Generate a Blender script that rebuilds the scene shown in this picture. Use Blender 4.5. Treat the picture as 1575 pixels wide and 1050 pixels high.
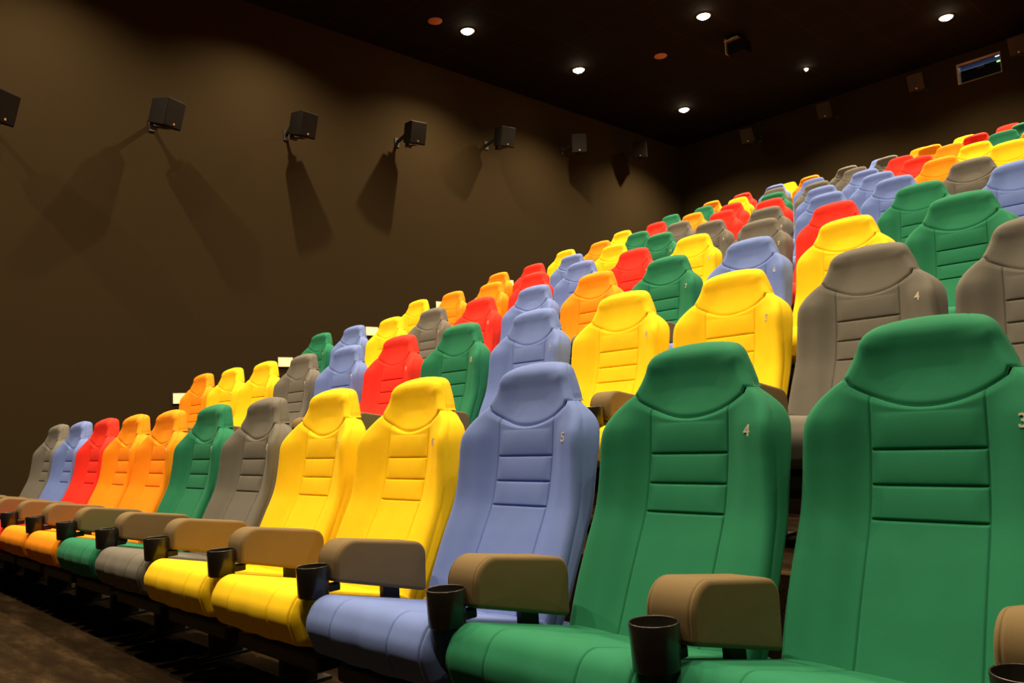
import bpy, math, random
from mathutils import Vector, Matrix

for o in list(bpy.data.objects):
    bpy.data.objects.remove(o)
COL = bpy.context.scene.collection
SC = bpy.context.scene

# ---------------------------------------------------------------- camera, world, exposure
YAW, PITCH, ROLL, FPX = -0.79685, 0.099105, -0.055422, 1251.87
cam_data = bpy.data.cameras.new('camera')
cam = bpy.data.objects.new('camera', cam_data)
COL.objects.link(cam)
F = Vector((math.cos(PITCH)*math.sin(YAW), math.cos(PITCH)*math.cos(YAW), math.sin(PITCH)))
R = Vector((math.cos(YAW), -math.sin(YAW), 0))
U = R.cross(F)
R2 = math.cos(ROLL)*R + math.sin(ROLL)*U
U2 = -math.sin(ROLL)*R + math.cos(ROLL)*U
m = Matrix.Identity(4)
for i in range(3):
    m[i][0], m[i][1], m[i][2] = R2[i], U2[i], -F[i]
m[0][3], m[1][3], m[2][3] = -1.16387, -1.91622, 0.88937
cam.matrix_world = m
cam_data.sensor_fit = 'HORIZONTAL'
cam_data.sensor_width = 22.3
cam_data.lens = 22.3*FPX/1575
cam_data.clip_start = 0.05
SC.camera = cam

world = bpy.data.worlds.new('world')
world.use_nodes = True
world.node_tree.nodes['Background'].inputs[0].default_value = (0.02, 0.015, 0.01, 1)
world.node_tree.nodes['Background'].inputs[1].default_value = 0.2
SC.world = world
SC.view_settings.view_transform = 'Standard'
SC.view_settings.look = 'None'
SC.view_settings.gamma = 1
SC.view_settings.use_curve_mapping = False
SC.view_settings.exposure = 0.1

LAMP_COLOUR = (1.0, 0.76, 0.46)
LAMP_WATTS = 430.0
CEIL = 6.20
WALL_X, BACK_Y = -10.08, 11.80
RIGHT_X, FRONT_Y = 1.2, -7.5

def spot(name, loc, watts, parent=None):
    d = bpy.data.lights.new(name, 'SPOT')
    d.energy = watts
    d.color = LAMP_COLOUR
    d.spot_size = math.radians(136)
    d.spot_blend = 1.0
    d.shadow_soft_size = 0.035
    o = bpy.data.objects.new(name, d)
    COL.objects.link(o)
    if parent: o.parent = parent
    o.location = loc
    return o

# lamps of the same ceiling grid that hang outside the frame: light only
LX = [-8.93, -6.70, -4.56, -2.3, -0.1]
LY = [-2.1, 0.2, 2.65, 5.22, 7.4, 10.15]
IN_VIEW = {(0, 3), (0, 4), (0, 5), (1, 4), (2, 5), (1, 5)}
for i, x in enumerate(LX):
    for j, y in enumerate(LY):
        if (i, j) not in IN_VIEW:
            spot('ceiling_lamp_light', (x, y, CEIL-0.03), LAMP_WATTS*(1.15 if y < -1 else 1.4 if y > 9 else 1.0)*(1.35 if i == 0 else 0.55 if i == 4 else 1.0))

# ---------------------------------------------------------------- helpers
def obj(name, verts, faces, mat=None, parent=None, smooth=True, link_obj=False):
    me = bpy.data.meshes.new(name)
    me.from_pydata(verts, [], faces)
    me.update()
    if smooth:
        me.polygons.foreach_set('use_smooth', [True]*len(me.polygons))
    o = bpy.data.objects.new(name, me)
    COL.objects.link(o)
    if mat:
        me.materials.append(mat)
        if link_obj:
            o.material_slots[0].link = 'OBJECT'
            o.material_slots[0].material = mat
    if parent: o.parent = parent
    return o

def tag(o, label=None, cat=None, group=None, kind=None):
    if label: o['label'] = label
    if cat: o['category'] = cat
    if group: o['group'] = group
    if kind: o['kind'] = kind
    return o

def empty(name, loc, rz=0):
    o = bpy.data.objects.new(name, None)
    o.empty_display_size = 0.1
    COL.objects.link(o)
    o.location = loc
    o.rotation_euler = (0, 0, rz)
    return o

def box(c, s, V=None, Fc=None, mat3=None):
    V = [] if V is None else V
    Fc = [] if Fc is None else Fc
    b = len(V)
    for dx in (-1, 1):
        for dy in (-1, 1):
            for dz in (-1, 1):
                p = Vector((dx*s[0]/2, dy*s[1]/2, dz*s[2]/2))
                if mat3: p = mat3 @ p
                V.append((c[0]+p[0], c[1]+p[1], c[2]+p[2]))
    for f in ((0, 1, 3, 2), (4, 6, 7, 5), (0, 4, 5, 1), (2, 3, 7, 6), (0, 2, 6, 4), (1, 5, 7, 3)):
        Fc.append(tuple(b+i for i in f))
    return V, Fc

def bevel(o, w, seg=3):
    md = o.modifiers.new('bevel', 'BEVEL')
    md.width = w; md.segments = seg; md.limit_method = 'ANGLE'
    return o

def lathe(prof, n=40, close=False):
    V, Fc = [], []
    for (r, z) in prof:
        for k in range(n):
            a = 2*math.pi*k/n
            V.append((r*math.cos(a), r*math.sin(a), z))
    m_ = len(prof)
    for i in range(m_ if close else m_-1):
        i2 = (i+1) % m_
        for k in range(n):
            k2 = (k+1) % n
            Fc.append((i*n+k, i*n+k2, i2*n+k2, i2*n+k))
    return V, Fc

def interp(tab, x):
    if x <= tab[0][0]: return tab[0][1]
    for i in range(len(tab)-1):
        a, b = tab[i], tab[i+1]
        if x <= b[0]:
            t = (x-a[0])/(b[0]-a[0])
            # catmull-rom through the table for a smooth curve
            p0 = tab[i-1] if i > 0 else a
            p3 = tab[i+2] if i+2 < len(tab) else b
            h = b[0]-a[0]
            m0 = (b[1]-p0[1])/(b[0]-p0[0])*h
            m1 = (p3[1]-a[1])/(p3[0]-a[0])*h
            return ((2*t**3-3*t**2+1)*a[1] + (t**3-2*t**2+t)*m0 + (-2*t**3+3*t**2)*b[1] + (t**3-t**2)*m1)
    return tab[-1][1]

def sstep(a, b, x):
    t = min(1, max(0, (x-a)/(b-a)))
    return t*t*(3-2*t)

# ---------------------------------------------------------------- materials
def new_mat(name):
    mt = bpy.data.materials.new(name)
    mt.use_nodes = True
    nt = mt.node_tree
    return mt, nt, nt.nodes['Principled BSDF']

def simple(name, col, rough=0.5, metal=0.0, coat=0.0, spec=0.5):
    mt, nt, b = new_mat(name)
    b.inputs['Base Color'].default_value = (*col, 1)
    b.inputs['Roughness'].default_value = rough
    b.inputs['Metallic'].default_value = metal
    b.inputs['Coat Weight'].default_value = coat
    b.inputs['Specular IOR Level'].default_value = spec
    return mt

def fabric(name, col, sheen=0.15):
    mt, nt, b = new_mat(name)
    tc = nt.nodes.new('ShaderNodeTexCoord')
    n1 = nt.nodes.new('ShaderNodeTexNoise'); n1.inputs['Scale'].default_value = 420
    n1.inputs['Detail'].default_value = 2
    n2 = nt.nodes.new('ShaderNodeTexNoise'); n2.inputs['Scale'].default_value = 9
    n2.inputs['Detail'].default_value = 3
    nt.links.new(tc.outputs['Object'], n1.inputs['Vector'])
    nt.links.new(tc.outputs['Object'], n2.inputs['Vector'])
    add = nt.nodes.new('ShaderNodeMath'); add.operation = 'ADD'
    nt.links.new(n1.outputs['Fac'], add.inputs[0]); nt.links.new(n2.outputs['Fac'], add.inputs[1])
    mr = nt.nodes.new('ShaderNodeMapRange')
    mr.inputs['From Min'].default_value = 0.5; mr.inputs['From Max'].default_value = 1.5
    mr.inputs['To Min'].default_value = 0.90; mr.inputs['To Max'].default_value = 1.10
    nt.links.new(add.outputs[0], mr.inputs['Value'])
    mix = nt.nodes.new('ShaderNodeVectorMath'); mix.operation = 'SCALE'
    mix.inputs[0].default_value = col
    nt.links.new(mr.outputs[0], mix.inputs['Scale'])
    nt.links.new(mix.outputs[0], b.inputs['Base Color'])
    bp = nt.nodes.new('ShaderNodeBump'); bp.inputs['Strength'].default_value = 0.12
    bp.inputs['Distance'].default_value = 0.001
    nt.links.new(n1.outputs['Fac'], bp.inputs['Height'])
    nt.links.new(bp.outputs['Normal'], b.inputs['Normal'])
    b.inputs['Roughness'].default_value = 0.85
    b.inputs['Specular IOR Level'].default_value = 0.15
    b.inputs['Sheen Weight'].default_value = sheen
    b.inputs['Sheen Roughness'].default_value = 0.4
    b.inputs['Sheen Tint'].default_value = (min(1, col[0]*1.5+.2), min(1, col[1]*1.5+.2), min(1, col[2]*1.5+.2), 1)
    return mt

FAB = {
 'green': fabric('green_fabric', (0.017, 0.180, 0.100)),
 'blue': fabric('blue_fabric', (0.140, 0.215, 0.560)),
 'yellow': fabric('yellow_fabric', (0.88, 0.60, 0.012), 0.05),
 'orange': fabric('orange_fabric', (0.86, 0.285, 0.008), 0.05),
 'red': fabric('red_fabric', (0.80, 0.034, 0.022), 0.05),
 'grey': fabric('grey_fabric', (0.135, 0.132, 0.124)),
}
TAN = fabric('tan_fabric', (0.160, 0.116, 0.058))
BLACK_PLASTIC = simple('black_plastic', (0.010, 0.009, 0.008), 0.30, 0, 0.1)
BLACK_METAL = simple('black_metal', (0.010, 0.010, 0.010), 0.55)
SHELL = simple('dark_shell', (0.02, 0.02, 0.02), 0.6)
CHROME = simple('silver_thread', (0.85, 0.80, 0.68), 0.3, 0.4)

def wall_mat():
    mt, nt, b = new_mat('brown_black_wall_cloth')
    tc = nt.nodes.new('ShaderNodeTexCoord')
    n = nt.nodes.new('ShaderNodeTexNoise'); n.inputs['Scale'].default_value = 260
    n.inputs['Detail'].default_value = 2
    nt.links.new(tc.outputs['Object'], n.inputs['Vector'])
    cr = nt.nodes.new('ShaderNodeValToRGB')
    cr.color_ramp.elements[0].position = 0.3; cr.color_ramp.elements[1].position = 0.7
    cr.color_ramp.elements[0].color = (0.025, 0.0175, 0.0083, 1)
    cr.color_ramp.elements[1].color = (0.036, 0.0255, 0.0122, 1)
    nt.links.new(n.outputs['Fac'], cr.inputs['Fac'])
    nt.links.new(cr.outputs['Color'], b.inputs['Base Color'])
    b.inputs['Roughness'].default_value = 0.95
    b.inputs['Specular IOR Level'].default_value = 0.05
    return mt

def ceiling_mat():
    mt, nt, b = new_mat('black_ceiling_tiles')
    tc = nt.nodes.new('ShaderNodeTexCoord')
    br = nt.nodes.new('ShaderNodeTexBrick')
    br.offset = 0.0
    br.inputs['Color1'].default_value = (0.0045, 0.0036, 0.0026, 1)
    br.inputs['Color2'].default_value = (0.005, 0.004, 0.0028, 1)
    br.inputs['Mortar'].default_value = (0.012, 0.008, 0.005, 1)
    br.inputs['Scale'].default_value = 1.0
    br.inputs['Mortar Size'].default_value = 0.012
    br.inputs['Brick Width'].default_value = 0.6
    br.inputs['Row Height'].default_value = 0.6
    nt.links.new(tc.outputs['Object'], br.inputs['Vector'])
    nt.links.new(br.outputs['Color'], b.inputs['Base Color'])
    b.inputs['Roughness'].default_value = 0.9
    b.inputs['Specular IOR Level'].default_value = 0.1
    return mt

def carpet_mat():
    mt, nt, b = new_mat('dark_patterned_carpet')
    tc = nt.nodes.new('ShaderNodeTexCoord')
    mp = nt.nodes.new('ShaderNodeMapping'); mp.inputs['Scale'].default_value = (1.0, 3.2, 1.0)
    nt.links.new(tc.outputs['Object'], mp.inputs['Vector'])
    n = nt.nodes.new('ShaderNodeTexNoise'); n.inputs['Scale'].default_value = 2.6
    n.inputs['Detail'].default_value = 5; n.inputs['Roughness'].default_value = 0.65
    nt.links.new(mp.outputs[0], n.inputs['Vector'])
    n2 = nt.nodes.new('ShaderNodeTexNoise'); n2.inputs['Scale'].default_value = 220
    n2.inputs['Detail'].default_value = 3
    nt.links.new(tc.outputs['Object'], n2.inputs['Vector'])
    cr = nt.nodes.new('ShaderNodeValToRGB')
    e = cr.color_ramp.elements
    e[0].position = 0.40; e[0].color = (0.015, 0.009, 0.0045, 1)
    e[1].position = 0.70; e[1].color = (0.052, 0.033, 0.017, 1)
    x = cr.color_ramp.elements.new(0.52); x.color = (0.023, 0.0145, 0.007, 1)
    nt.links.new(n.outputs['Fac'], cr.inputs['Fac'])
    mr = nt.nodes.new('ShaderNodeMapRange')
    mr.inputs['From Min'].default_value = 0.3; mr.inputs['From Max'].default_value = 0.7
    mr.inputs['To Min'].default_value = 0.45; mr.inputs['To Max'].default_value = 1.5
    nt.links.new(n2.outputs['Fac'], mr.inputs['Value'])
    sc = nt.nodes.new('ShaderNodeVectorMath'); sc.operation = 'SCALE'
    nt.links.new(cr.outputs['Color'], sc.inputs[0]); nt.links.new(mr.outputs[0], sc.inputs['Scale'])
    nt.links.new(sc.outputs[0], b.inputs['Base Color'])
    bp = nt.nodes.new('ShaderNodeBump'); bp.inputs['Strength'].default_value = 0.5
    bp.inputs['Distance'].default_value = 0.004
    nt.links.new(n2.outputs['Fac'], bp.inputs['Height'])
    nt.links.new(bp.outputs['Normal'], b.inputs['Normal'])
    b.inputs['Roughness'].default_value = 0.95
    b.inputs['Specular IOR Level'].default_value = 0.05
    return mt

def emit(name, col, strength):
    mt, nt, b = new_mat(name)
    b.inputs['Base Color'].default_value = (*col, 1)
    b.inputs['Emission Color'].default_value = (*col, 1)
    b.inputs['Emission Strength'].default_value = strength
    return mt

WALL, CEILM, CARPET = wall_mat(), ceiling_mat(), carpet_mat()

# ---------------------------------------------------------------- the setting
D, H = 1.2488, 0.41665
T = 0.15
def slab(name, c, s, mat):
    V, Fc = box(c, s)
    return tag(obj(name, V, Fc, mat, smooth=False), kind='structure')

slab('wall_left', (WALL_X-T/2, (FRONT_Y+BACK_Y)/2, CEIL/2), (T, BACK_Y-FRONT_Y, CEIL), WALL)
slab('wall_right', (RIGHT_X+T/2, (FRONT_Y+BACK_Y)/2, CEIL/2), (T, BACK_Y-FRONT_Y, CEIL), WALL)
slab('wall_front', ((WALL_X+RIGHT_X)/2, FRONT_Y-T/2, CEIL/2), (RIGHT_X-WALL_X+2*T, T, CEIL), WALL)
slab('ceiling', ((WALL_X+RIGHT_X)/2, (FRONT_Y+BACK_Y)/2, CEIL+T/2), (RIGHT_X-WALL_X+2*T, BACK_Y-FRONT_Y+2*T, T), CEILM)

# stepped floor: one continuous carpeted surface; tier k carries row k
V, Fc = [], []
prof = [(FRONT_Y, -0.12), (FRONT_Y, 0.0)]
for k in range(1, 10):
    yr = k*D-0.98
    z0, z1 = (k-1)*H, k*H
    if k == 9: z1 = 8*H+0.35
    prof += [(yr, z0), (yr, z1)]
prof += [(BACK_Y, prof[-1][1]), (BACK_Y, -0.12)]
for x in (WALL_X, RIGHT_X):
    for (y, z) in prof: V.append((x, y, z))
n = len(prof)
for i in range(n):
    j = (i+1) % n
    Fc.append((i, j, n+j, n+i))
Fc.append(tuple(range(n-1, -1, -1))); Fc.append(tuple(range(n, 2*n)))
tag(obj('floor', V, Fc, CARPET, smooth=False), kind='structure')
TOP_Z = 8*H+0.35

# back wall with the opening of the projection window
wx0, wx1, wz0, wz1 = -4.93, -4.32, 5.735, 6.055
V, Fc = [], []
yb = BACK_Y+T/2
for (x0, x1, z0, z1) in ((WALL_X-T, wx0, 0, CEIL), (wx1, RIGHT_X+T, 0, CEIL), (wx0, wx1, 0, wz0), (wx0, wx1, wz1, CEIL)):
    box(((x0+x1)/2, yb, (z0+z1)/2), (x1-x0, T, z1-z0), V, Fc)
tag(obj('wall_back', V, Fc, WALL, smooth=False), kind='structure')

# projection window: pale frame, glass pane
FRAME = simple('pale_window_frame', (0.55, 0.50, 0.42), 0.35)
V, Fc = [], []
fw = 0.022
for (x0, x1, z0, z1) in ((wx0, wx0+fw, wz0, wz1), (wx1-0.008, wx1, wz0, wz1), (wx0+fw, wx1-0.008, wz0, wz0+0.006), (wx0+fw, wx1-0.008, wz1-0.010, wz1)):
    box(((x0+x1)/2, BACK_Y+0.045, (z0+z1)/2), (x1-x0, 0.11, z1-z0), V, Fc)
win = tag(obj('window_1', V, Fc, FRAME, smooth=False), kind='structure')
GLASS, nt, b = new_mat('clear_glass')
b.inputs['Transmission Weight'].default_value = 1.0
b.inputs['Roughness'].default_value = 0.0
b.inputs['IOR'].default_value = 1.45
V, Fc = box(((wx0+wx1)/2, BACK_Y+0.06, (wz0+wz1)/2), (wx1-wx0-0.032, 0.006, wz1-wz0-0.018))
obj('pane', V, Fc, GLASS, win, smooth=False)
# projection booth behind the window
BOOTH = simple('blue_grey_booth_paint', (0.20, 0.30, 0.52), 0.8)
bx0, bx1, by0, by1, bz0, bz1 = -6.4, -3.2, BACK_Y+T, BACK_Y+2.2, 4.9, 6.9
slab('wall_booth_back', ((bx0+bx1)/2, by1+.03, (bz0+bz1)/2), (bx1-bx0, .06, bz1-bz0), BOOTH)
slab('wall_booth_left', (bx0-.03, (by0+by1)/2, (bz0+bz1)/2), (.06, by1-by0, bz1-bz0), BOOTH)
slab('wall_booth_right', (bx1+.03, (by0+by1)/2, (bz0+bz1)/2), (.06, by1-by0, bz1-bz0), BOOTH)
slab('floor_booth', ((bx0+bx1)/2, (by0+by1)/2, bz0-.03), (bx1-bx0, by1-by0, .06), BOOTH)
slab('ceiling_booth', ((bx0+bx1)/2, (by0+by1)/2, bz1+.03), (bx1-bx0, by1-by0, .06), BOOTH)
bl = bpy.data.lights.new('booth_lamp_light', 'AREA'); bl.energy = 14; bl.color = (0.75, 0.88, 1.0); bl.size = 0.6
blo = bpy.data.objects.new('booth_lamp_light', bl); COL.objects.link(blo); blo.location = (-5.0, BACK_Y+1.0, 6.85)

# ---------------------------------------------------------------- cinema chair geometry (local: z=0 at the tier floor)
ZH = 1.07
HW = [(-.79, .268), (-.70, .280), (-.56, .281), (-.45, .277), (-.35, .273), (-.29, .271), (-.255, .269), (-.225, .265),
      (-.20, .257), (-.175, .242), (-.15, .217), (-.125, .186), (-.10, .172), (-.075, .161), (-.05, .150),
      (-.035, .143), (-.022, .134), (-.012, .122), (-.005, .108), (0, .085)]
YB = [(-.79, -.290), (-.70, -.240), (-.60, -.190), (-.52, -.147), (-.433, -.101), (-.36, -.078), (-.285, -.062), (-.20, -.050), (-.12, -.040)]
YHD = [(-.21, -.052), (-.195, -.046), (-.16, -.031), (-.12, -.018), (-.08, -.012), (-.045, -.013), (-.02, -.011), (0, -.002)]

def xs_front(hw, rc):
    a = []
    lim = hw-rc
    N = 64
    for i in range(N+1):
        a.append(-lim+2*lim*i/N)
    return a

SEAM_X = .118
def front_params():
    s = set()
    N = 74
    for i in range(N+1): s.add(round(-1+2*i/N, 5))
    return sorted(s)

def bolster(ax, z):
    """how far the side bolsters stand in front of the middle panel at |x|"""
    k = interp([(-.79, .016), (-.70, .026), (-.58, .036), (-.47, .044), (-.38, .048), (-.30, .054), (-.22, .056), (-.17, .033), (-.12, .004)], z)
    return k*(.66*sstep(.116, .200, ax)+.34*sstep(.185, .250, ax))

def groove(d, w): return math.exp(-(d/w)**2)

def body_loop(zn, inset=0.0):
    """one closed ring of the backrest below the head seam"""
    hw = interp(HW, zn)-inset
    th = interp([(-.79, .135), (-.5, .125), (-.25, .10), (-.125, .085)], zn)
    fall = min(1, max(0, (zn+.275)/.15))
    pts = []
    rc = .019
    fl = interp([(-.79, .008), (-.30, .012), (-.20, .010), (-.125, 0)], zn)
    hf = hw-fl
    lim = hf-rc
    # column positions: denser at the panel seams
    xs = []
    base = [-1, -.95, -.9, -.85, -.8, -.75, -.7, -.65, -.6, -.56, -.53]
    lx = [lim*v for v in base if abs(lim*v) > SEAM_X+.009]
    # fixed count: remap
    nL = 12
    for i in range(nL): xs.append(-lim+(lim-SEAM_X-.008)*i/nL)
    for dx in (-.008, -.005, -.0028, -.0014, 0, .0014, .0028, .005, .008): xs.append(-SEAM_X+dx)
    nM = 26
    for i in range(1, nM): xs.append(-SEAM_X+.008+(2*SEAM_X-.016)*i/nM)
    for dx in (-.008, -.005, -.0028, -.0014, 0, .0014, .0028, .005, .008): xs.append(SEAM_X+dx)
    for i in range(1, nL+1): xs.append(SEAM_X+.008+(lim-SEAM_X-.008)*i/nL)
    def yf(x, z):
        ax = abs(x)
        y = interp(YB, z)-bolster(ax, z)
        pz = 1.0
        if ax < SEAM_X+.001:
            # stitched horizontal channels in the middle panel
            g = max(groove(z+.285, .0028), groove(z+.361, .0028), groove(z+.433, .0028))
            y += .0055*g*sstep(SEAM_X, SEAM_X-.006, ax)
            for (a, b_) in ((-.285, -.205), (-.361, -.285), (-.433, -.361)):
                if a < z < b_:
                    t = (z-a)/(b_-a)
                    y -= .0045*(math.sin(math.pi*t))**.6*sstep(SEAM_X, SEAM_X-.03, ax)
        y += .0045*groove(ax-SEAM_X, .0022)
        # fullness next to the head seam
        y += .005*groove(zn+.125, .007)-.002
        return y
    for x in xs:
        sx = abs(x)/hw
        dz = -.070*(1-min(1, sx)**2.0)**1.0*fall
        z = zn+dz
        pts.append((x, yf(x, z)+inset, z))
    ye = yf(lim, zn)+inset
    yr = interp(YB, zn)+th
    ca = 7
    for i in range(1, ca+1):
        a = math.pi/2*i/ca
        pts.append((lim+rc*math.sin(a), ye+rc*1.0*(1-math.cos(a)), zn))
    # side seam just behind the front edge
    yw = min(yr-.03, max(ye+rc+.012, interp(YB, zn)+interp([(-.79, .010), (-.56, .012), (-.35, .018), (-.25, .034), (-.19, .046), (-.12, .030)], zn)))
    tp = interp([(-.79, .10), (-.25, .075), (-.125, .036)], zn)
    for t in (.06, .16, .26, .5, .8, 1.0):
        y = ye+rc+(yw-ye-rc)*t
        pts.append((hf+fl*t-.0034*groove(t-.16, .07), y, zn))
    for t in (.15, .35, .6, .8):
        pts.append((hw-tp*t**1.25, yw+(yr-yw)*t*.97, zn))
    pts.append((hw-tp, yr, zn))
    m_ = len(xs)
    right = pts[m_:]
    back = [((hw-tp)*v, yr, zn) for v in (.8, .4, 0, -.4, -.8)]
    left = [(-x, y, z) for (x, y, z) in reversed(right)]
    return pts+back+left

def bridge(loops, cap0=True, cap1=True):
    V, Fc = [], []
    n_ = len(loops[0])
    for L in loops: V += L
    for i in range(len(loops)-1):
        for k in range(n_):
            k2 = (k+1) % n_
            Fc.append((i*n_+k, i*n_+k2, (i+1)*n_+k2, (i+1)*n_+k))
    def cap(i, flip):
        c = [sum(p[j] for p in loops[i])/n_ for j in range(3)]
        V.append(tuple(c)); ci = len(V)-1
        for k in range(n_):
            k2 = (k+1) % n_
            Fc.append((ci, i*n_+k, i*n_+k2) if flip else (ci, i*n_+k2, i*n_+k))
    if cap0: cap(0, False)
    if cap1: cap(len(loops)-1, True)
    return V, Fc

def shift(V, dz): return [(x, y, z+dz) for (x, y, z) in V]

def body_mesh():
    zs = []
    z = -.1255
    while z > -.79:
        zs.append(z)
        d = min(abs(z+.285), abs(z+.361), abs(z+.433))
        z -= .0016 if d < .009 else (.003 if z > -.15 else .006)
    zs.append(-.79)
    loops = [body_loop(-.1265, .012), body_loop(-.1258, .004)] + [body_loop(v) for v in zs]
    return bridge(loops)

def head_loop(t, inset=0.0):
    """t from 0 at the top edge to 1 at the curved seam"""
    ztop = 0.0
    zn = ztop+(-.125-ztop)*t
    hw = interp(HW, zn)-inset
    # the thickness closes over the top
    th = .085
    d = -zn
    cl = 1.0 if d > .030 else math.sqrt(max(0, 1-(1-d/.030)**2))
    rc = min(.026, hw*.5)*(.35+.65*cl)
    lim = hw-rc
    N = 46
    pts = []
    yc = .035
    def yf(x, z):
        ax = abs(x)/hw
        y = interp(YHD, z)
        # wings at the sides of the head cushion come forward, the middle is dished
        y -= .016*sstep(.35, .95, ax)*sstep(-.005, -.05, zn)
        y -= .010*sstep(.5, 1, t)*sstep(.55, 1, ax)
        y += .005*groove((1-t)*.19, .007)   # tucked in at the seam
        return y
    for i in range(N+1):
        x = -lim+2*lim*i/N
        sx = abs(x)/hw
        drop = .070*(1-sx*sx)
        z = zn-drop*t**1.3
        if t < .5: z += .006*(1-sx*sx)*(1-t*2)
        y = yf(x, z)
        y = yc+(y-yc)*cl
        pts.append((x, y+inset, z))
    ye = pts[-1][1]
    yr = yc+(.066-.016*t-yc)*cl
    if yr < ye+.02*cl: yr = ye+.02*cl
    for i in range(1, 7):
        a = math.pi/2*i/6
        pts.append((lim+rc*math.sin(a), ye+min(rc, (yr-ye)*.5)*(1-math.cos(a)), zn))
    y1 = ye+min(rc, (yr-ye)*.5)
    tp = .036*cl
    ym = y1+(yr-y1)*.10
    for tt in (.15, .4, .7, 1.0):
        pts.append((hw-.0030*groove(tt-.4, .2)*cl-.003*sstep(.8, 1, t), y1+(ym-y1)*tt, zn))
    for tt in (.2, .4, .6, .8):
        pts.append((hw-.003*sstep(.8, 1, t)-tp*(1-math.cos(tt*math.pi/2)), ym+(yr-ym)*math.sin(tt*math.pi/2)*.97, zn))
    rr = tp
    pts.append((hw-tp, yr, zn))
    right = pts[N+1:]
    back = [((hw-rr)*v, yr, zn) for v in (.75, .4, 0, -.4, -.75)]
    left = [(-x, y, z) for (x, y, z) in reversed(right)]
    return pts+back+left

def head_mesh():
    ts = [0, .004, .012, .025, .045, .07, .10, .14, .18, .22, .26]
    t = .30
    while t < .90: ts.append(t); t += .03
    ts += [.92, .94, .96, .975, .985, .993, 1.0]
    loops = [head_loop(v) for v in ts]
    loops += [head_loop(1.0, .004), head_loop(1.0, .012)]
    return bridge(loops)

def round_poly(P, Rr, seg=8):
    out = []
    n_ = len(P)
    for i in range(n_):
        a, b_, c = Vector(P[i-1]), Vector(P[i]), Vector(P[(i+1) % n_])
        u, v = (a-b_).normalized(), (c-b_).normalized()
        ang = u.angle(v)
        r = Rr[i]
        d = r/math.tan(ang/2)
        p1, p2 = b_+u*d, b_+v*d
        cen = b_+(u+v).normalized()*(r/math.sin(ang/2))
        a1 = math.atan2(p1[1]-cen[1], p1[0]-cen[0]); a2 = math.atan2(p2[1]-cen[1], p2[0]-cen[0])
        da = (a2-a1+math.pi) % (2*math.pi)-math.pi
        for k in range(seg+1):
            t = a1+da*k/seg
            out.append((cen[0]+r*math.cos(t), cen[1]+r*math.sin(t)))
    # resample evenly-ish: split long runs
    res = []
    for i in range(len(out)):
        p, q_ = Vector(out[i]), Vector(out[(i+1) % len(out)])
        L = (q_-p).length
        k = max(1, int(L/.012))
        for j in range(k): res.append(tuple(p.lerp(q_, j/k)))
    return res

def extrude_x(prof, hw, rc, xs, modf=None):
    """profile in (y,z) swept along x, edges rounded with rc, modf(x,y,z)->(y,z)"""
    n_ = len(prof)
    nor = []
    area = sum(prof[i][0]*prof[(i+1) % n_][1]-prof[(i+1) % n_][0]*prof[i][1] for i in range(n_))
    sg = 1 if area > 0 else -1
    for i in range(n_):
        a, b_ = prof[i-1], prof[(i+1) % n_]
        t = Vector((b_[0]-a[0], b_[1]-a[1])).normalized()
        nor.append((t[1]*sg, -t[0]*sg))
    loops = []
    for x in xs:
        e = max(0, abs(x)-(hw-rc))
        ins = rc-math.sqrt(max(0, rc*rc-e*e))
        L = []
        for (p, nn) in zip(prof, nor):
            y, z = p[0]-nn[0]*ins, p[1]-nn[1]*ins
            if modf:
                dy = modf(x, y, z)
                y -= nn[0]*dy; z -= nn[1]*dy
            L.append((x, y, z))
        loops.append(L)
    if sg > 0: loops = [list(reversed(L)) for L in loops]
    return bridge(loops)

def xs_for(hw, rc, seams, step=.02):
    s = set()
    for i in range(9):
        a = math.pi/2*i/8
        v = hw-rc+rc*math.sin(a)
        s.add(round(v, 5)); s.add(round(-v, 5))
    v = 0
    while v < hw-rc:
        s.add(round(v, 5)); s.add(round(-v, 5)); v += step
    for q_ in seams:
        for d in (-.007, -.0045, -.0028, -.0014, 0, .0014, .0028, .0045, .007):
            if abs(q_+d) <= hw:
                s.add(round(q_+d, 5)); s.add(round(-q_-d, 5))
    return sorted(s)

def cushion_mesh():
    P = [(-.652, -.620), (-.698, -.695), (-.668, -.777), (-.60, -.795), (-.16, -.835), (-.15, -.735)]
    Rr = [.058, .062, .034, .02, .02, .03]
    prof = round_poly(P, Rr, 9)
    hw, rc = .281, .045
    def modf(x, y, z):
        ax = abs(x)
        g = .0032*groove(ax-.128, .0026)
        if z > -.77: g += .0030*groove(ax-.252, .0026)
        g += .010*(1-sstep(.05, .20, ax))*sstep(-.56, -.40, y)*(1 if z > -.75 else 0)
        g -= .004*math.sin(math.pi*min(1, ax/.128))*(1 if ax < .128 else 0)
        return g
    return extrude_x(prof, hw, rc, xs_for(hw, rc, [.128, .252]), modf)

def arm_mesh():
    P = [(-.590, -.602), (-.590, -.482), (-.268, -.533), (-.274, -.682)]
    prof = round_poly(P, [.014, .062, .045, .012], 9)
    hw, rc = .056, .012
    def modf(x, y, z): return .0022*groove(abs(x)-.0445, .0022)
    return extrude_x(prof, hw, rc, xs_for(hw, rc, [.0445], .01), modf)

def cup_mesh():
    r1, r2, h = .0465, .0435, .087
    pr = [(0.001, -h+.001), (r2-.004, -h), (r2, -h+.004), (r1, -.0015), (r1-.0008, 0), (r1-.0028, -.0003), (r1-.0034, -.002), (r2-.003, -h+.006), (0.001, -h+.005)]
    return lathe(pr, 48)

HV, HF = head_mesh(); BV, BF = body_mesh(); CV, CF = cushion_mesh(); AV, AF = arm_mesh(); KV, KF = cup_mesh()
HV, BV, CV, AV = [shift(v, ZH) for v in (HV, BV, CV, AV)]
CUP_L = (0, -.636, ZH-.553)

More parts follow.
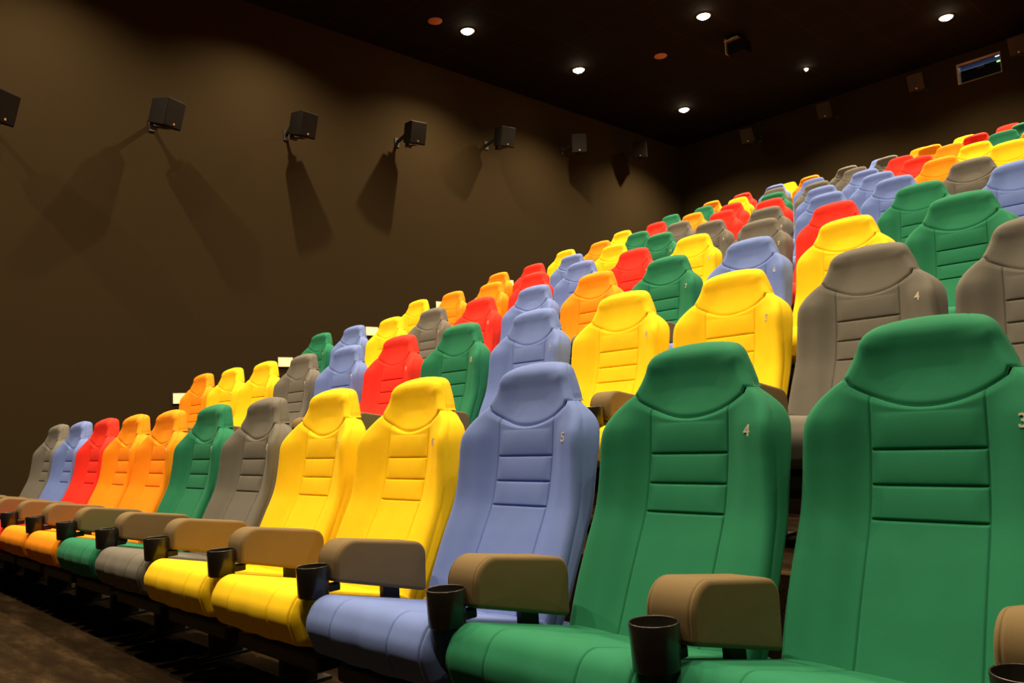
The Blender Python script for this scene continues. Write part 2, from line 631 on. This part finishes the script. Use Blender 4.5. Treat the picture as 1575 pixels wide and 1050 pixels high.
def number_mesh(n_):
    cu = bpy.data.curves.new('seat_number', 'FONT')
    cu.body = str(n_); cu.size = .040; cu.extrude = .0012; cu.offset = .0006
    cu.align_x = 'CENTER'; cu.align_y = 'CENTER'
    to = bpy.data.objects.new('tmp', cu); COL.objects.link(to)
    dg = bpy.context.evaluated_depsgraph_get()
    me = bpy.data.meshes.new_from_object(to.evaluated_get(dg))
    bpy.data.objects.remove(to)
    me.name = 'seat_number'
    me.materials.clear(); me.materials.append(CHROME)
    return me
NUM = {k: number_mesh(k) for k in range(3, 15)}

def make_chair():
    root = empty('cinema_chair', (0, 0, 0))
    obj('backrest', BV, BF, FAB['green'], root, link_obj=True)
    obj('headrest', HV, HF, FAB['green'], root, link_obj=True)
    obj('seat_cushion', CV, CF, FAB['green'], root, link_obj=True)
    # black moulded shell behind the backrest
    V, Fc = [], []
    lp = []
    for z in (-.80, -.70, -.55, -.40, -.28, -.20, -.15):
        hw = interp(HW, z)-.105
        yb_ = interp(YB, z)+interp([(-.79, .135), (-.5, .125), (-.25, .10), (-.125, .085)], z)
        lp.append([(-hw, yb_-.004, z+ZH), (hw, yb_-.004, z+ZH), (hw-.015, yb_+.016, z+ZH), (-hw+.015, yb_+.016, z+ZH)])
    V, Fc = bridge(lp)
    obj('back_shell', V, Fc, SHELL, root, smooth=False)
    # pan under the cushion
    V, Fc = box((0, -.38, ZH-.845), (.50, .44, .05))
    bevel(obj('seat_pan', V, Fc, BLACK_METAL, root, smooth=False), .01)
    # cross beam
    V, Fc = box((0, -.30, ZH-.895), (.53, .08, .06))
    obj('beam', V, Fc, BLACK_METAL, root, smooth=False)
    return root

def make_arm(x, root):
    a = obj('armrest', AV, AF, TAN, root); a.location = (x, 0, 0)
    c = obj('cup_holder', KV, KF, BLACK_PLASTIC, a); c.location = CUP_L
    V, Fc = box((0, -.585, ZH-.622), (.030, .06, .022))
    h = obj('cup_bracket', V, Fc, BLACK_METAL, a, smooth=False)
    bevel(h, .004)
    V, Fc = box((0, -.375, ZH-.76), (.018, .060, .24))
    pst = obj('arm_post', V, Fc, BLACK_METAL, root, smooth=False); pst.location = (x, 0, 0)
    V, Fc = box((0, -.36, (ZH-.86)/2), (.038, .13, ZH-.86)); box((0, -.36, .006), (.05, .24, .012), V, Fc)
    lg = obj('leg', V, Fc, BLACK_METAL, root, smooth=False); lg.location = (x, 0, 0)
    return a

def copy_tree(o, parent=None):
    c = o.copy(); COL.objects.link(c); c.parent = parent
    for ch in list(KIDS[o.name]): copy_tree(ch, c)
    return c

# rows: number, x, y of every chair, and its colour
ROWS = {
1: ([(3, -1.808, -0.009), (4, -2.38, -0.051), (5, -2.968, -0.063), (6, -3.574, -0.061), (7, -4.196, -0.05), (8, -4.818, -0.033), (9, -5.44, -0.018), (10, -6.043, -0.013), (11, -6.626, -0.008), (12, -7.198, -0.004), (13, -7.77, 0.0), (14, -8.342, 0.004)], 'GGBYYKGOORBK'),
2: ([(3, -1.824, 1.219), (4, -2.396, 1.212), (5, -2.977, 1.209), (6, -3.576, 1.208), (7, -4.184, 1.209), (8, -4.798, 1.211), (9, -5.414, 1.214), (10, -6.031, 1.218), (11, -6.645, 1.222), (12, -7.257, 1.227), (13, -7.865, 1.233), (14, -8.468, 1.239)], 'KKYYBGRBKYYO'),
3: ([(4, -2.422, 2.485), (5, -2.994, 2.47), (6, -3.572, 2.46), (7, -4.163, 2.454), (8, -4.763, 2.451), (9, -5.37, 2.449), (10, -5.98, 2.449), (11, -6.594, 2.451), (12, -7.208, 2.454), (13, -7.823, 2.458), (14, -8.438, 2.462)], 'GYBGOBRKYBG'),
4: ([(4, -2.447, 3.766), (5, -3.019, 3.743), (6, -3.591, 3.725), (7, -4.168, 3.713), (8, -4.755, 3.703), (9, -5.35, 3.697), (10, -5.95, 3.692), (11, -6.556, 3.69), (12, -7.165, 3.689), (13, -7.776, 3.69), (14, -8.389, 3.692)], 'BGRKYRBROOY'),
5: ([(5, -3.045, 5.021), (6, -3.617, 4.998), (7, -4.189, 4.98), (8, -4.764, 4.965), (9, -5.349, 4.954), (10, -5.94, 4.945), (11, -6.537, 4.939), (12, -7.138, 4.935), (13, -7.743, 4.932), (14, -8.351, 4.931)], 'KBBKKGYBRO'),
6: ([(5, -3.071, 6.304), (6, -3.643, 6.276), (7, -4.215, 6.253), (8, -4.787, 6.234), (9, -5.361, 6.218), (10, -5.944, 6.206), (11, -6.532, 6.196), (12, -7.126, 6.188), (13, -7.724, 6.181), (14, -8.326, 6.177)], 'YOBBRRKGOY'),
7: ([(5, -3.102, 7.59), (6, -3.674, 7.557), (7, -4.246, 7.53), (8, -4.818, 7.507), (9, -5.39, 7.488), (10, -5.962, 7.472), (11, -6.539, 7.458), (12, -7.126, 7.447), (13, -7.717, 7.437), (14, -8.313, 7.43)], 'OYRBKGRORY'),
8: ([(6, -3.712, 8.842), (7, -4.284, 8.811), (8, -4.856, 8.784), (9, -5.428, 8.761), (10, -6.0, 8.742), (11, -6.572, 8.725), (12, -7.144, 8.711), (13, -7.721, 8.698), (14, -8.31, 8.688)], 'GORKBKYGG'),
9: ([(6, -3.756, 10.128), (7, -4.328, 10.094), (8, -4.9, 10.064), (9, -5.472, 10.038), (10, -6.044, 10.016), (11, -6.616, 9.996), (12, -7.188, 9.979), (13, -7.76, 9.963), (14, -8.332, 9.95)], 'GROKKOBRO'),
10: ([(7, -4.20, 11.24), (8, -4.775, 11.24), (9, -5.40, 11.24), (10, -6.00, 11.24), (13, -7.59, 11.24)], 'RYOBY'),
}
CN = {'G': 'green', 'B': 'blue', 'Y': 'yellow', 'K': 'grey', 'O': 'orange', 'R': 'red'}
ORD = ['', 'front', 'second', 'third', 'fourth', 'fifth', 'sixth', 'seventh', 'eighth', 'ninth', 'topmost']
proto = make_chair()
make_arm(0.298, proto)
bpy.context.view_layer.update()
KIDS = {}
def index(o):
    KIDS[o.name] = list(o.children)
    for c in o.children: index(c)
index(proto)
ADJ = []
LABELS = {}
first = True
for r, (seats, cols) in ROWS.items():
    for i, (n_, x, y) in enumerate(seats):
        root = proto if first else copy_tree(proto)
        first = False
        z = (r-1)*H if r < 10 else TOP_Z
        root.location = (x, y, z)
        mt = FAB[CN[cols[i]]]
        kids = KIDS['cinema_chair'] if root is proto else None
        ADJ.append((root, mt, r, n_, seats, cols, i))
bpy.context.view_layer.update()
for (root, mt, r, n_, seats, cols, i) in ADJ:
    for ch in root.children:
        base = ch.name.split('.')[0]
        if base in ('backrest', 'headrest', 'seat_cushion'):
            ch.material_slots[0].link = 'OBJECT'
            ch.material_slots[0].material = mt
        elif base in ('armrest', 'arm_post', 'leg'):
            # the shared armrest stands midway to the next chair
            if i > 0 and seats[i-1][0] == n_-1:
                ch.location.x = (seats[i-1][1]-seats[i][1])/2
    c = CN[cols[i]]
    def nb(j):
        if 0 <= j < len(seats) and abs(seats[j][0]-n_) == 1: return CN[cols[j]]
        return None
    lf, rt = nb(i+1), nb(i-1)
    nm = ORD[r]+' row'
    if n_ == 14 and lf is None: pos = f'aisle end by the left wall, beside {rt}'
    elif r == 10 and lf is None and rt is None: pos = 'alone at the gap behind a blue chair'
    elif lf is None: pos = f'leftmost of the right-hand cluster, beside {rt}'
    elif rt is None: pos = f'farthest right in the photo, beside {lf}'
    else: pos = f'between {lf} on its left and {rt} right'
    lab = f'{c} chair, {nm}, {pos}'
    LABELS.setdefault(lab, []).append((root, n_, i))
    root['category'] = 'chair'
    root['group'] = 'multicoloured cinema chairs in the stepped rows'
    if r <= 5:
        no = bpy.data.objects.new('seat_number', NUM[n_])
        COL.objects.link(no); no.parent = root
        zz = -.232
        xx = .192
        ys = interp(YB, zz)-bolster(xx, zz)
        no.location = (xx, ys-.0022, ZH+zz)
        no.rotation_euler = (math.radians(90-8), 0, math.radians(-12))
        no['label'] = 'raised metallic number'
for lab, L in LABELS.items():
    if len(L) == 1:
        L[0][0]['label'] = lab
    else:
        L.sort(key=lambda t: -t[1])
        for q_, (root, n_, i) in enumerate(L):
            root['label'] = lab+(', nearer left wall' if q_ == 0 else ', farther from left wall')
# end armrests by the aisle
for (root, mt, r, n_, seats, cols, i) in ADJ:
    if n_ == 14: make_arm(-0.300, root)

# ---------------------------------------------------------------- ceiling downlights
LAMP_E = emit('lamp_glow', (1.0, 0.80, 0.50), 60.0)
TRIM = simple('downlight_trim', (0.10, 0.07, 0.05), 0.4)
def downlight(x, y, label, r=.085, watts=LAMP_WATTS):
    root = empty('downlight', (x, y, CEIL))
    tag(root, label, 'ceiling light', 'ceiling downlights')
    V, Fc = lathe([(r+.018, 0), (r+.018, -.008), (r+.004, -.014), (r, -.008), (r, 0)], 40)
    obj('trim_ring', V, Fc, TRIM, root)
    V, Fc = lathe([(0.001, -.045), (r*.35, -.043), (r*.65, -.034), (r*.88, -.020), (r, -.004)], 40)
    obj('lamp_face', V, Fc, LAMP_E, root)
    watts *= (1.4 if y > 9 else 1.0)*(1.35 if x < -8 else 1.0)
    spot('lamp_light', (0, 0, -.09), watts, root)
downlight(-8.974, 5.20, 'glowing ceiling downlight nearest the camera in the row beside the left wall')
downlight(-8.869, 7.361, 'glowing ceiling downlight, middle of the three beside the left wall')
downlight(-8.813, 10.103, 'glowing ceiling downlight, lowest in the photo, near the back left corner')
downlight(-6.705, 7.447, 'glowing ceiling downlight at the top centre beside the hanging bracket box')
downlight(-4.563, 10.249, 'glowing ceiling downlight at upper right above the projection window')
downlight(-6.626, 10.256, 'tiny pinpoint ceiling lamp, much smaller than the others, above the back wall', .028)

DISC = simple('terracotta_cover', (0.42, 0.18, 0.10), 0.6)
for (x, y, lb) in ((-9.035, 4.687, 'flat reddish brown ceiling disc left of the leftmost downlight'),
                   (-7.802, 7.996, 'flat reddish brown ceiling disc between the downlights at top centre')):
    V, Fc = lathe([(0.001, -.012), (.085, -.012), (.093, -.008), (.095, 0)], 40)
    o = obj('ceiling_speaker', V, Fc, DISC); o.location = (x, y, CEIL)
    tag(o, lb, 'ceiling speaker', 'round ceiling speakers')

# ---------------------------------------------------------------- wall speakers
BOXM = simple('speaker_cabinet', (0.004, 0.003, 0.0025), 0.6, 0, 0, 0.25)
GRILL = simple('speaker_grille', (0.005, 0.0035, 0.003), 0.8, 0, 0, 0.2)
PAINTED_LIT_GRILL = simple('painted_lit_grille', (0.035, 0.028, 0.020), 0.8, 0, 0, 0.2)  # lighter grille copy: lamplight on the back wall speakers put into the colour
BADGE = simple('speaker_badge', (0.75, 0.6, 0.45), 0.3, 0.6)
def speaker(loc, wall_pt, yaw, tilt, label, group, w=.22, h=.29, dp=.22, roll=0, gm=None):
    """front looks along local -y; yaw turns it about z"""
    root = empty('wall_speaker', loc)
    root.rotation_euler = (0, 0, yaw)
    tag(root, label, 'speaker', group)
    rt = Matrix.Rotation(tilt, 3, 'X') @ Matrix.Rotation(roll, 3, 'Y')
    V, Fc = [], []
    # cabinet narrows to the back
    for (sx, yy, sh) in ((w/2, -dp/2, h/2), (w/2*.62, dp/2, h/2*.86)):
        for (a, b_) in ((-1, -1), (1, -1), (1, 1), (-1, 1)):
            V.append(tuple(rt @ Vector((a*sx, yy, b_*sh))))
    Fc = [(0, 1, 2, 3), (7, 6, 5, 4), (0, 4, 5, 1), (1, 5, 6, 2), (2, 6, 7, 3), (3, 7, 4, 0)]
    cab = bevel(obj('cabinet', V, Fc, BOXM, root, smooth=False), .006)
    V, Fc = box(tuple(rt @ Vector((0, -dp/2-.006, 0))), (w*.93, .014, h*.94), None, None, rt)
    g = bevel(obj('grille', V, Fc, gm or GRILL, root, smooth=False), .004)
    V, Fc = box(tuple(rt @ Vector((.0, -dp/2-.016, -h*.36))), (.020, .005, .020), None, None, rt)
    bd = obj('badge', V, Fc, BADGE, g, smooth=False)
    # bracket: plate on the wall, yoke arm and U-shaped clamp
    inv = Matrix.Rotation(-yaw, 3, 'Z')
    wp = inv @ (Vector(wall_pt)-Vector(loc))
    V, Fc = [], []
    nrm = inv @ Vector(NRM)
    q_ = nrm.to_track_quat('Y', 'Z').to_matrix()
    box(tuple(wp+nrm*.008), (.07, .016, .13), V, Fc, q_)
    a, b_ = wp, rt @ Vector((0, dp/2+.035, .01))
    mid = (a+b_)/2; dv = b_-a
    box(tuple(mid), (.034, dv.length, .034), V, Fc, dv.to_track_quat('Y', 'Z').to_matrix())
    box(tuple(rt @ Vector((0, dp/2+.022, -.02))), (.055, .014, h*.95), V, Fc, rt)
    box(tuple(rt @ Vector((0, .03, -h/2-.012))), (.055, dp*.85, .010), V, Fc, rt)
    box(tuple(rt @ Vector((0, dp/2-.02, -h/2-.022))), (.075, .05, .035), V, Fc, rt)
    box(tuple(b_), (.06, .05, .06), V, Fc, rt)
    obj('bracket', V, Fc, BLACK_METAL, root, smooth=False)
    return root
SPK = [((-9.69, -0.160, 4.095), 'black wall speaker cut by the left edge of the photo', 2.15),
       ((-9.69, 1.412, 4.390), 'black wall speaker, second from the left, casting a long slanted shadow', 2.02),
       ((-9.69, 3.051, 4.624), 'dim black speaker, third from the left along the side wall', 1.72),
       ((-9.69, 4.760, 4.883), 'black wall speaker, fourth from the left, above a dark narrow shadow', 1.42),
       ((-9.69, 6.470, 5.188), 'black wall speaker, fifth from the left, with a pale bracket', 1.38),
       ((-9.69, 8.222, 5.445), 'faint black speaker, sixth along the side wall, with a bright badge', .80),
       ((-9.69, 9.925, 5.683), 'black side wall speaker nearest the back left corner', .65)]
NRM = (1, 0, 0)
for (p, lb, yw) in SPK:
    speaker(p, (WALL_X, p[1]+.0, p[2]-.02), yw, math.radians(16), lb, 'black speakers along the left wall', w=.25, h=.30, dp=.27)
NRM = (0, -1, 0)
for (p, lb, yw, rl) in (((-6.85, 11.35, 5.86), 'grey-lit speaker on the back wall with a square shadow beside it', .15, 0),
                    ((-5.38, 11.35, 5.84), 'dim speaker on the back wall between the lit one and the window', .1, 0),
                    ((-8.30, 11.35, 5.85), 'barely visible speaker on the back wall near the left corner', .25, 0),
                    ((-3.97, 11.35, 5.90), 'dark speaker on the back wall at the right edge beyond the window', 0.0, 0)):
    speaker(p, (p[0], BACK_Y, p[2]), yw, math.radians(24), lb, 'black speakers on the back wall', w=.24, h=.27, gm=PAINTED_LIT_GRILL)

# ceiling-mounted box with a bright bracket edge
root = empty('ceiling_projector', (-6.80, 8.36, CEIL))
tag(root, 'black box hanging from the ceiling with a lit metal edge beside the centre downlight', 'projector')
V, Fc = box((.05, .06, -.16), (.26, .22, .18))
bevel(obj('cabinet', V, Fc, simple('matte_black', (0.003, 0.003, 0.003), 0.95, 0, 0, 0.1), root, smooth=False), .008)
V, Fc = box((-.085, -.04, -.12), (.012, .10, .24)); box((.02, -.06, -.055), (.22, .10, .010), V, Fc); box((0, 0, -.02), (.05, .05, .04), V, Fc)
obj('bracket', V, Fc, simple('brushed_bracket', (0.55, 0.42, 0.22), 0.4, 0.6), root, smooth=False)

# projector and lamp seen through the window
root = empty('booth_projector', (-4.62, BACK_Y+0.62, 4.9))
tag(root, 'dark film projector with a green indicator behind the projection window', 'projector')
V, Fc = box((-.10, .10, .60), (1.16, .6, 1.20))
bevel(obj('housing', V, Fc, BLACK_METAL, root, smooth=False), .02)
V, Fc = box((.17, -.205, 1.165), (.045, .02, .016))
o = obj('indicator', V, Fc, emit('green_indicator', (0.35, 1.0, 0.25), 3.0), root, smooth=False)
o['label'] = 'small glowing green indicator'
V, Fc = box((-.085, -.205, 1.165), (.10, .012, .04))
obj('plate', V, Fc, simple('grey_plate', (0.35, 0.34, 0.36), 0.5), root, smooth=False)
V, Fc = lathe([(0.001, 0), (.05, 0), (.055, .01), (.055, .10), (0.001, .10)], 24)
o = obj('lens', V, Fc, BLACK_PLASTIC, root); o.location = (-.32, -.20, 1.04); o.rotation_euler = (math.pi/2, 0, 0)
root = empty('booth_lamp', (-4.60, BACK_Y+1.0, 6.42))
tag(root, 'bright white booth lamp seen at the upper right of the projection window', 'lamp')
V, Fc = lathe([(0.001, -.055), (.035, -.045), (.055, -.015), (.055, .02), (.03, .05), (0.001, .055)], 24)
obj('bulb', V, Fc, emit('white_bulb', (0.9, 0.95, 1.0), 12.0), root)
V, Fc = box((0, 0, .27), (.02, .02, .43))
obj('stem', V, Fc, BLACK_METAL, root, smooth=False)

# ---------------------------------------------------------------- lit step lights in the left wall
STEP_E = emit('step_light_glow', (1.0, 0.64, 0.32), 0.85)
for k, (y, z) in enumerate(((1.70, 1.351), (2.955, 1.764), (4.22, 2.187), (5.42, 2.60), (6.79, 3.03))):
    root = empty('step_light', (WALL_X, y, z))
    where = ['lowest, beside the orange end chair of the second row', 'second from the bottom, left of a grey chair',
             'third from the bottom, beside a blue chair', 'fourth from the bottom, mostly hidden behind an orange chair',
             'topmost, almost hidden behind an orange chair'][k]
    tag(root, 'small lit rectangular wall light, '+where, 'wall light', 'step lights on the left wall')
    V, Fc = box((.006, 0, 0), (.012, .205, .125))
    obj('housing', V, Fc, TRIM, root, smooth=False)
    V, Fc = box((.014, 0, 0), (.006, .190, .110))
    obj('lit_cover', V, Fc, STEP_E, root, smooth=False)
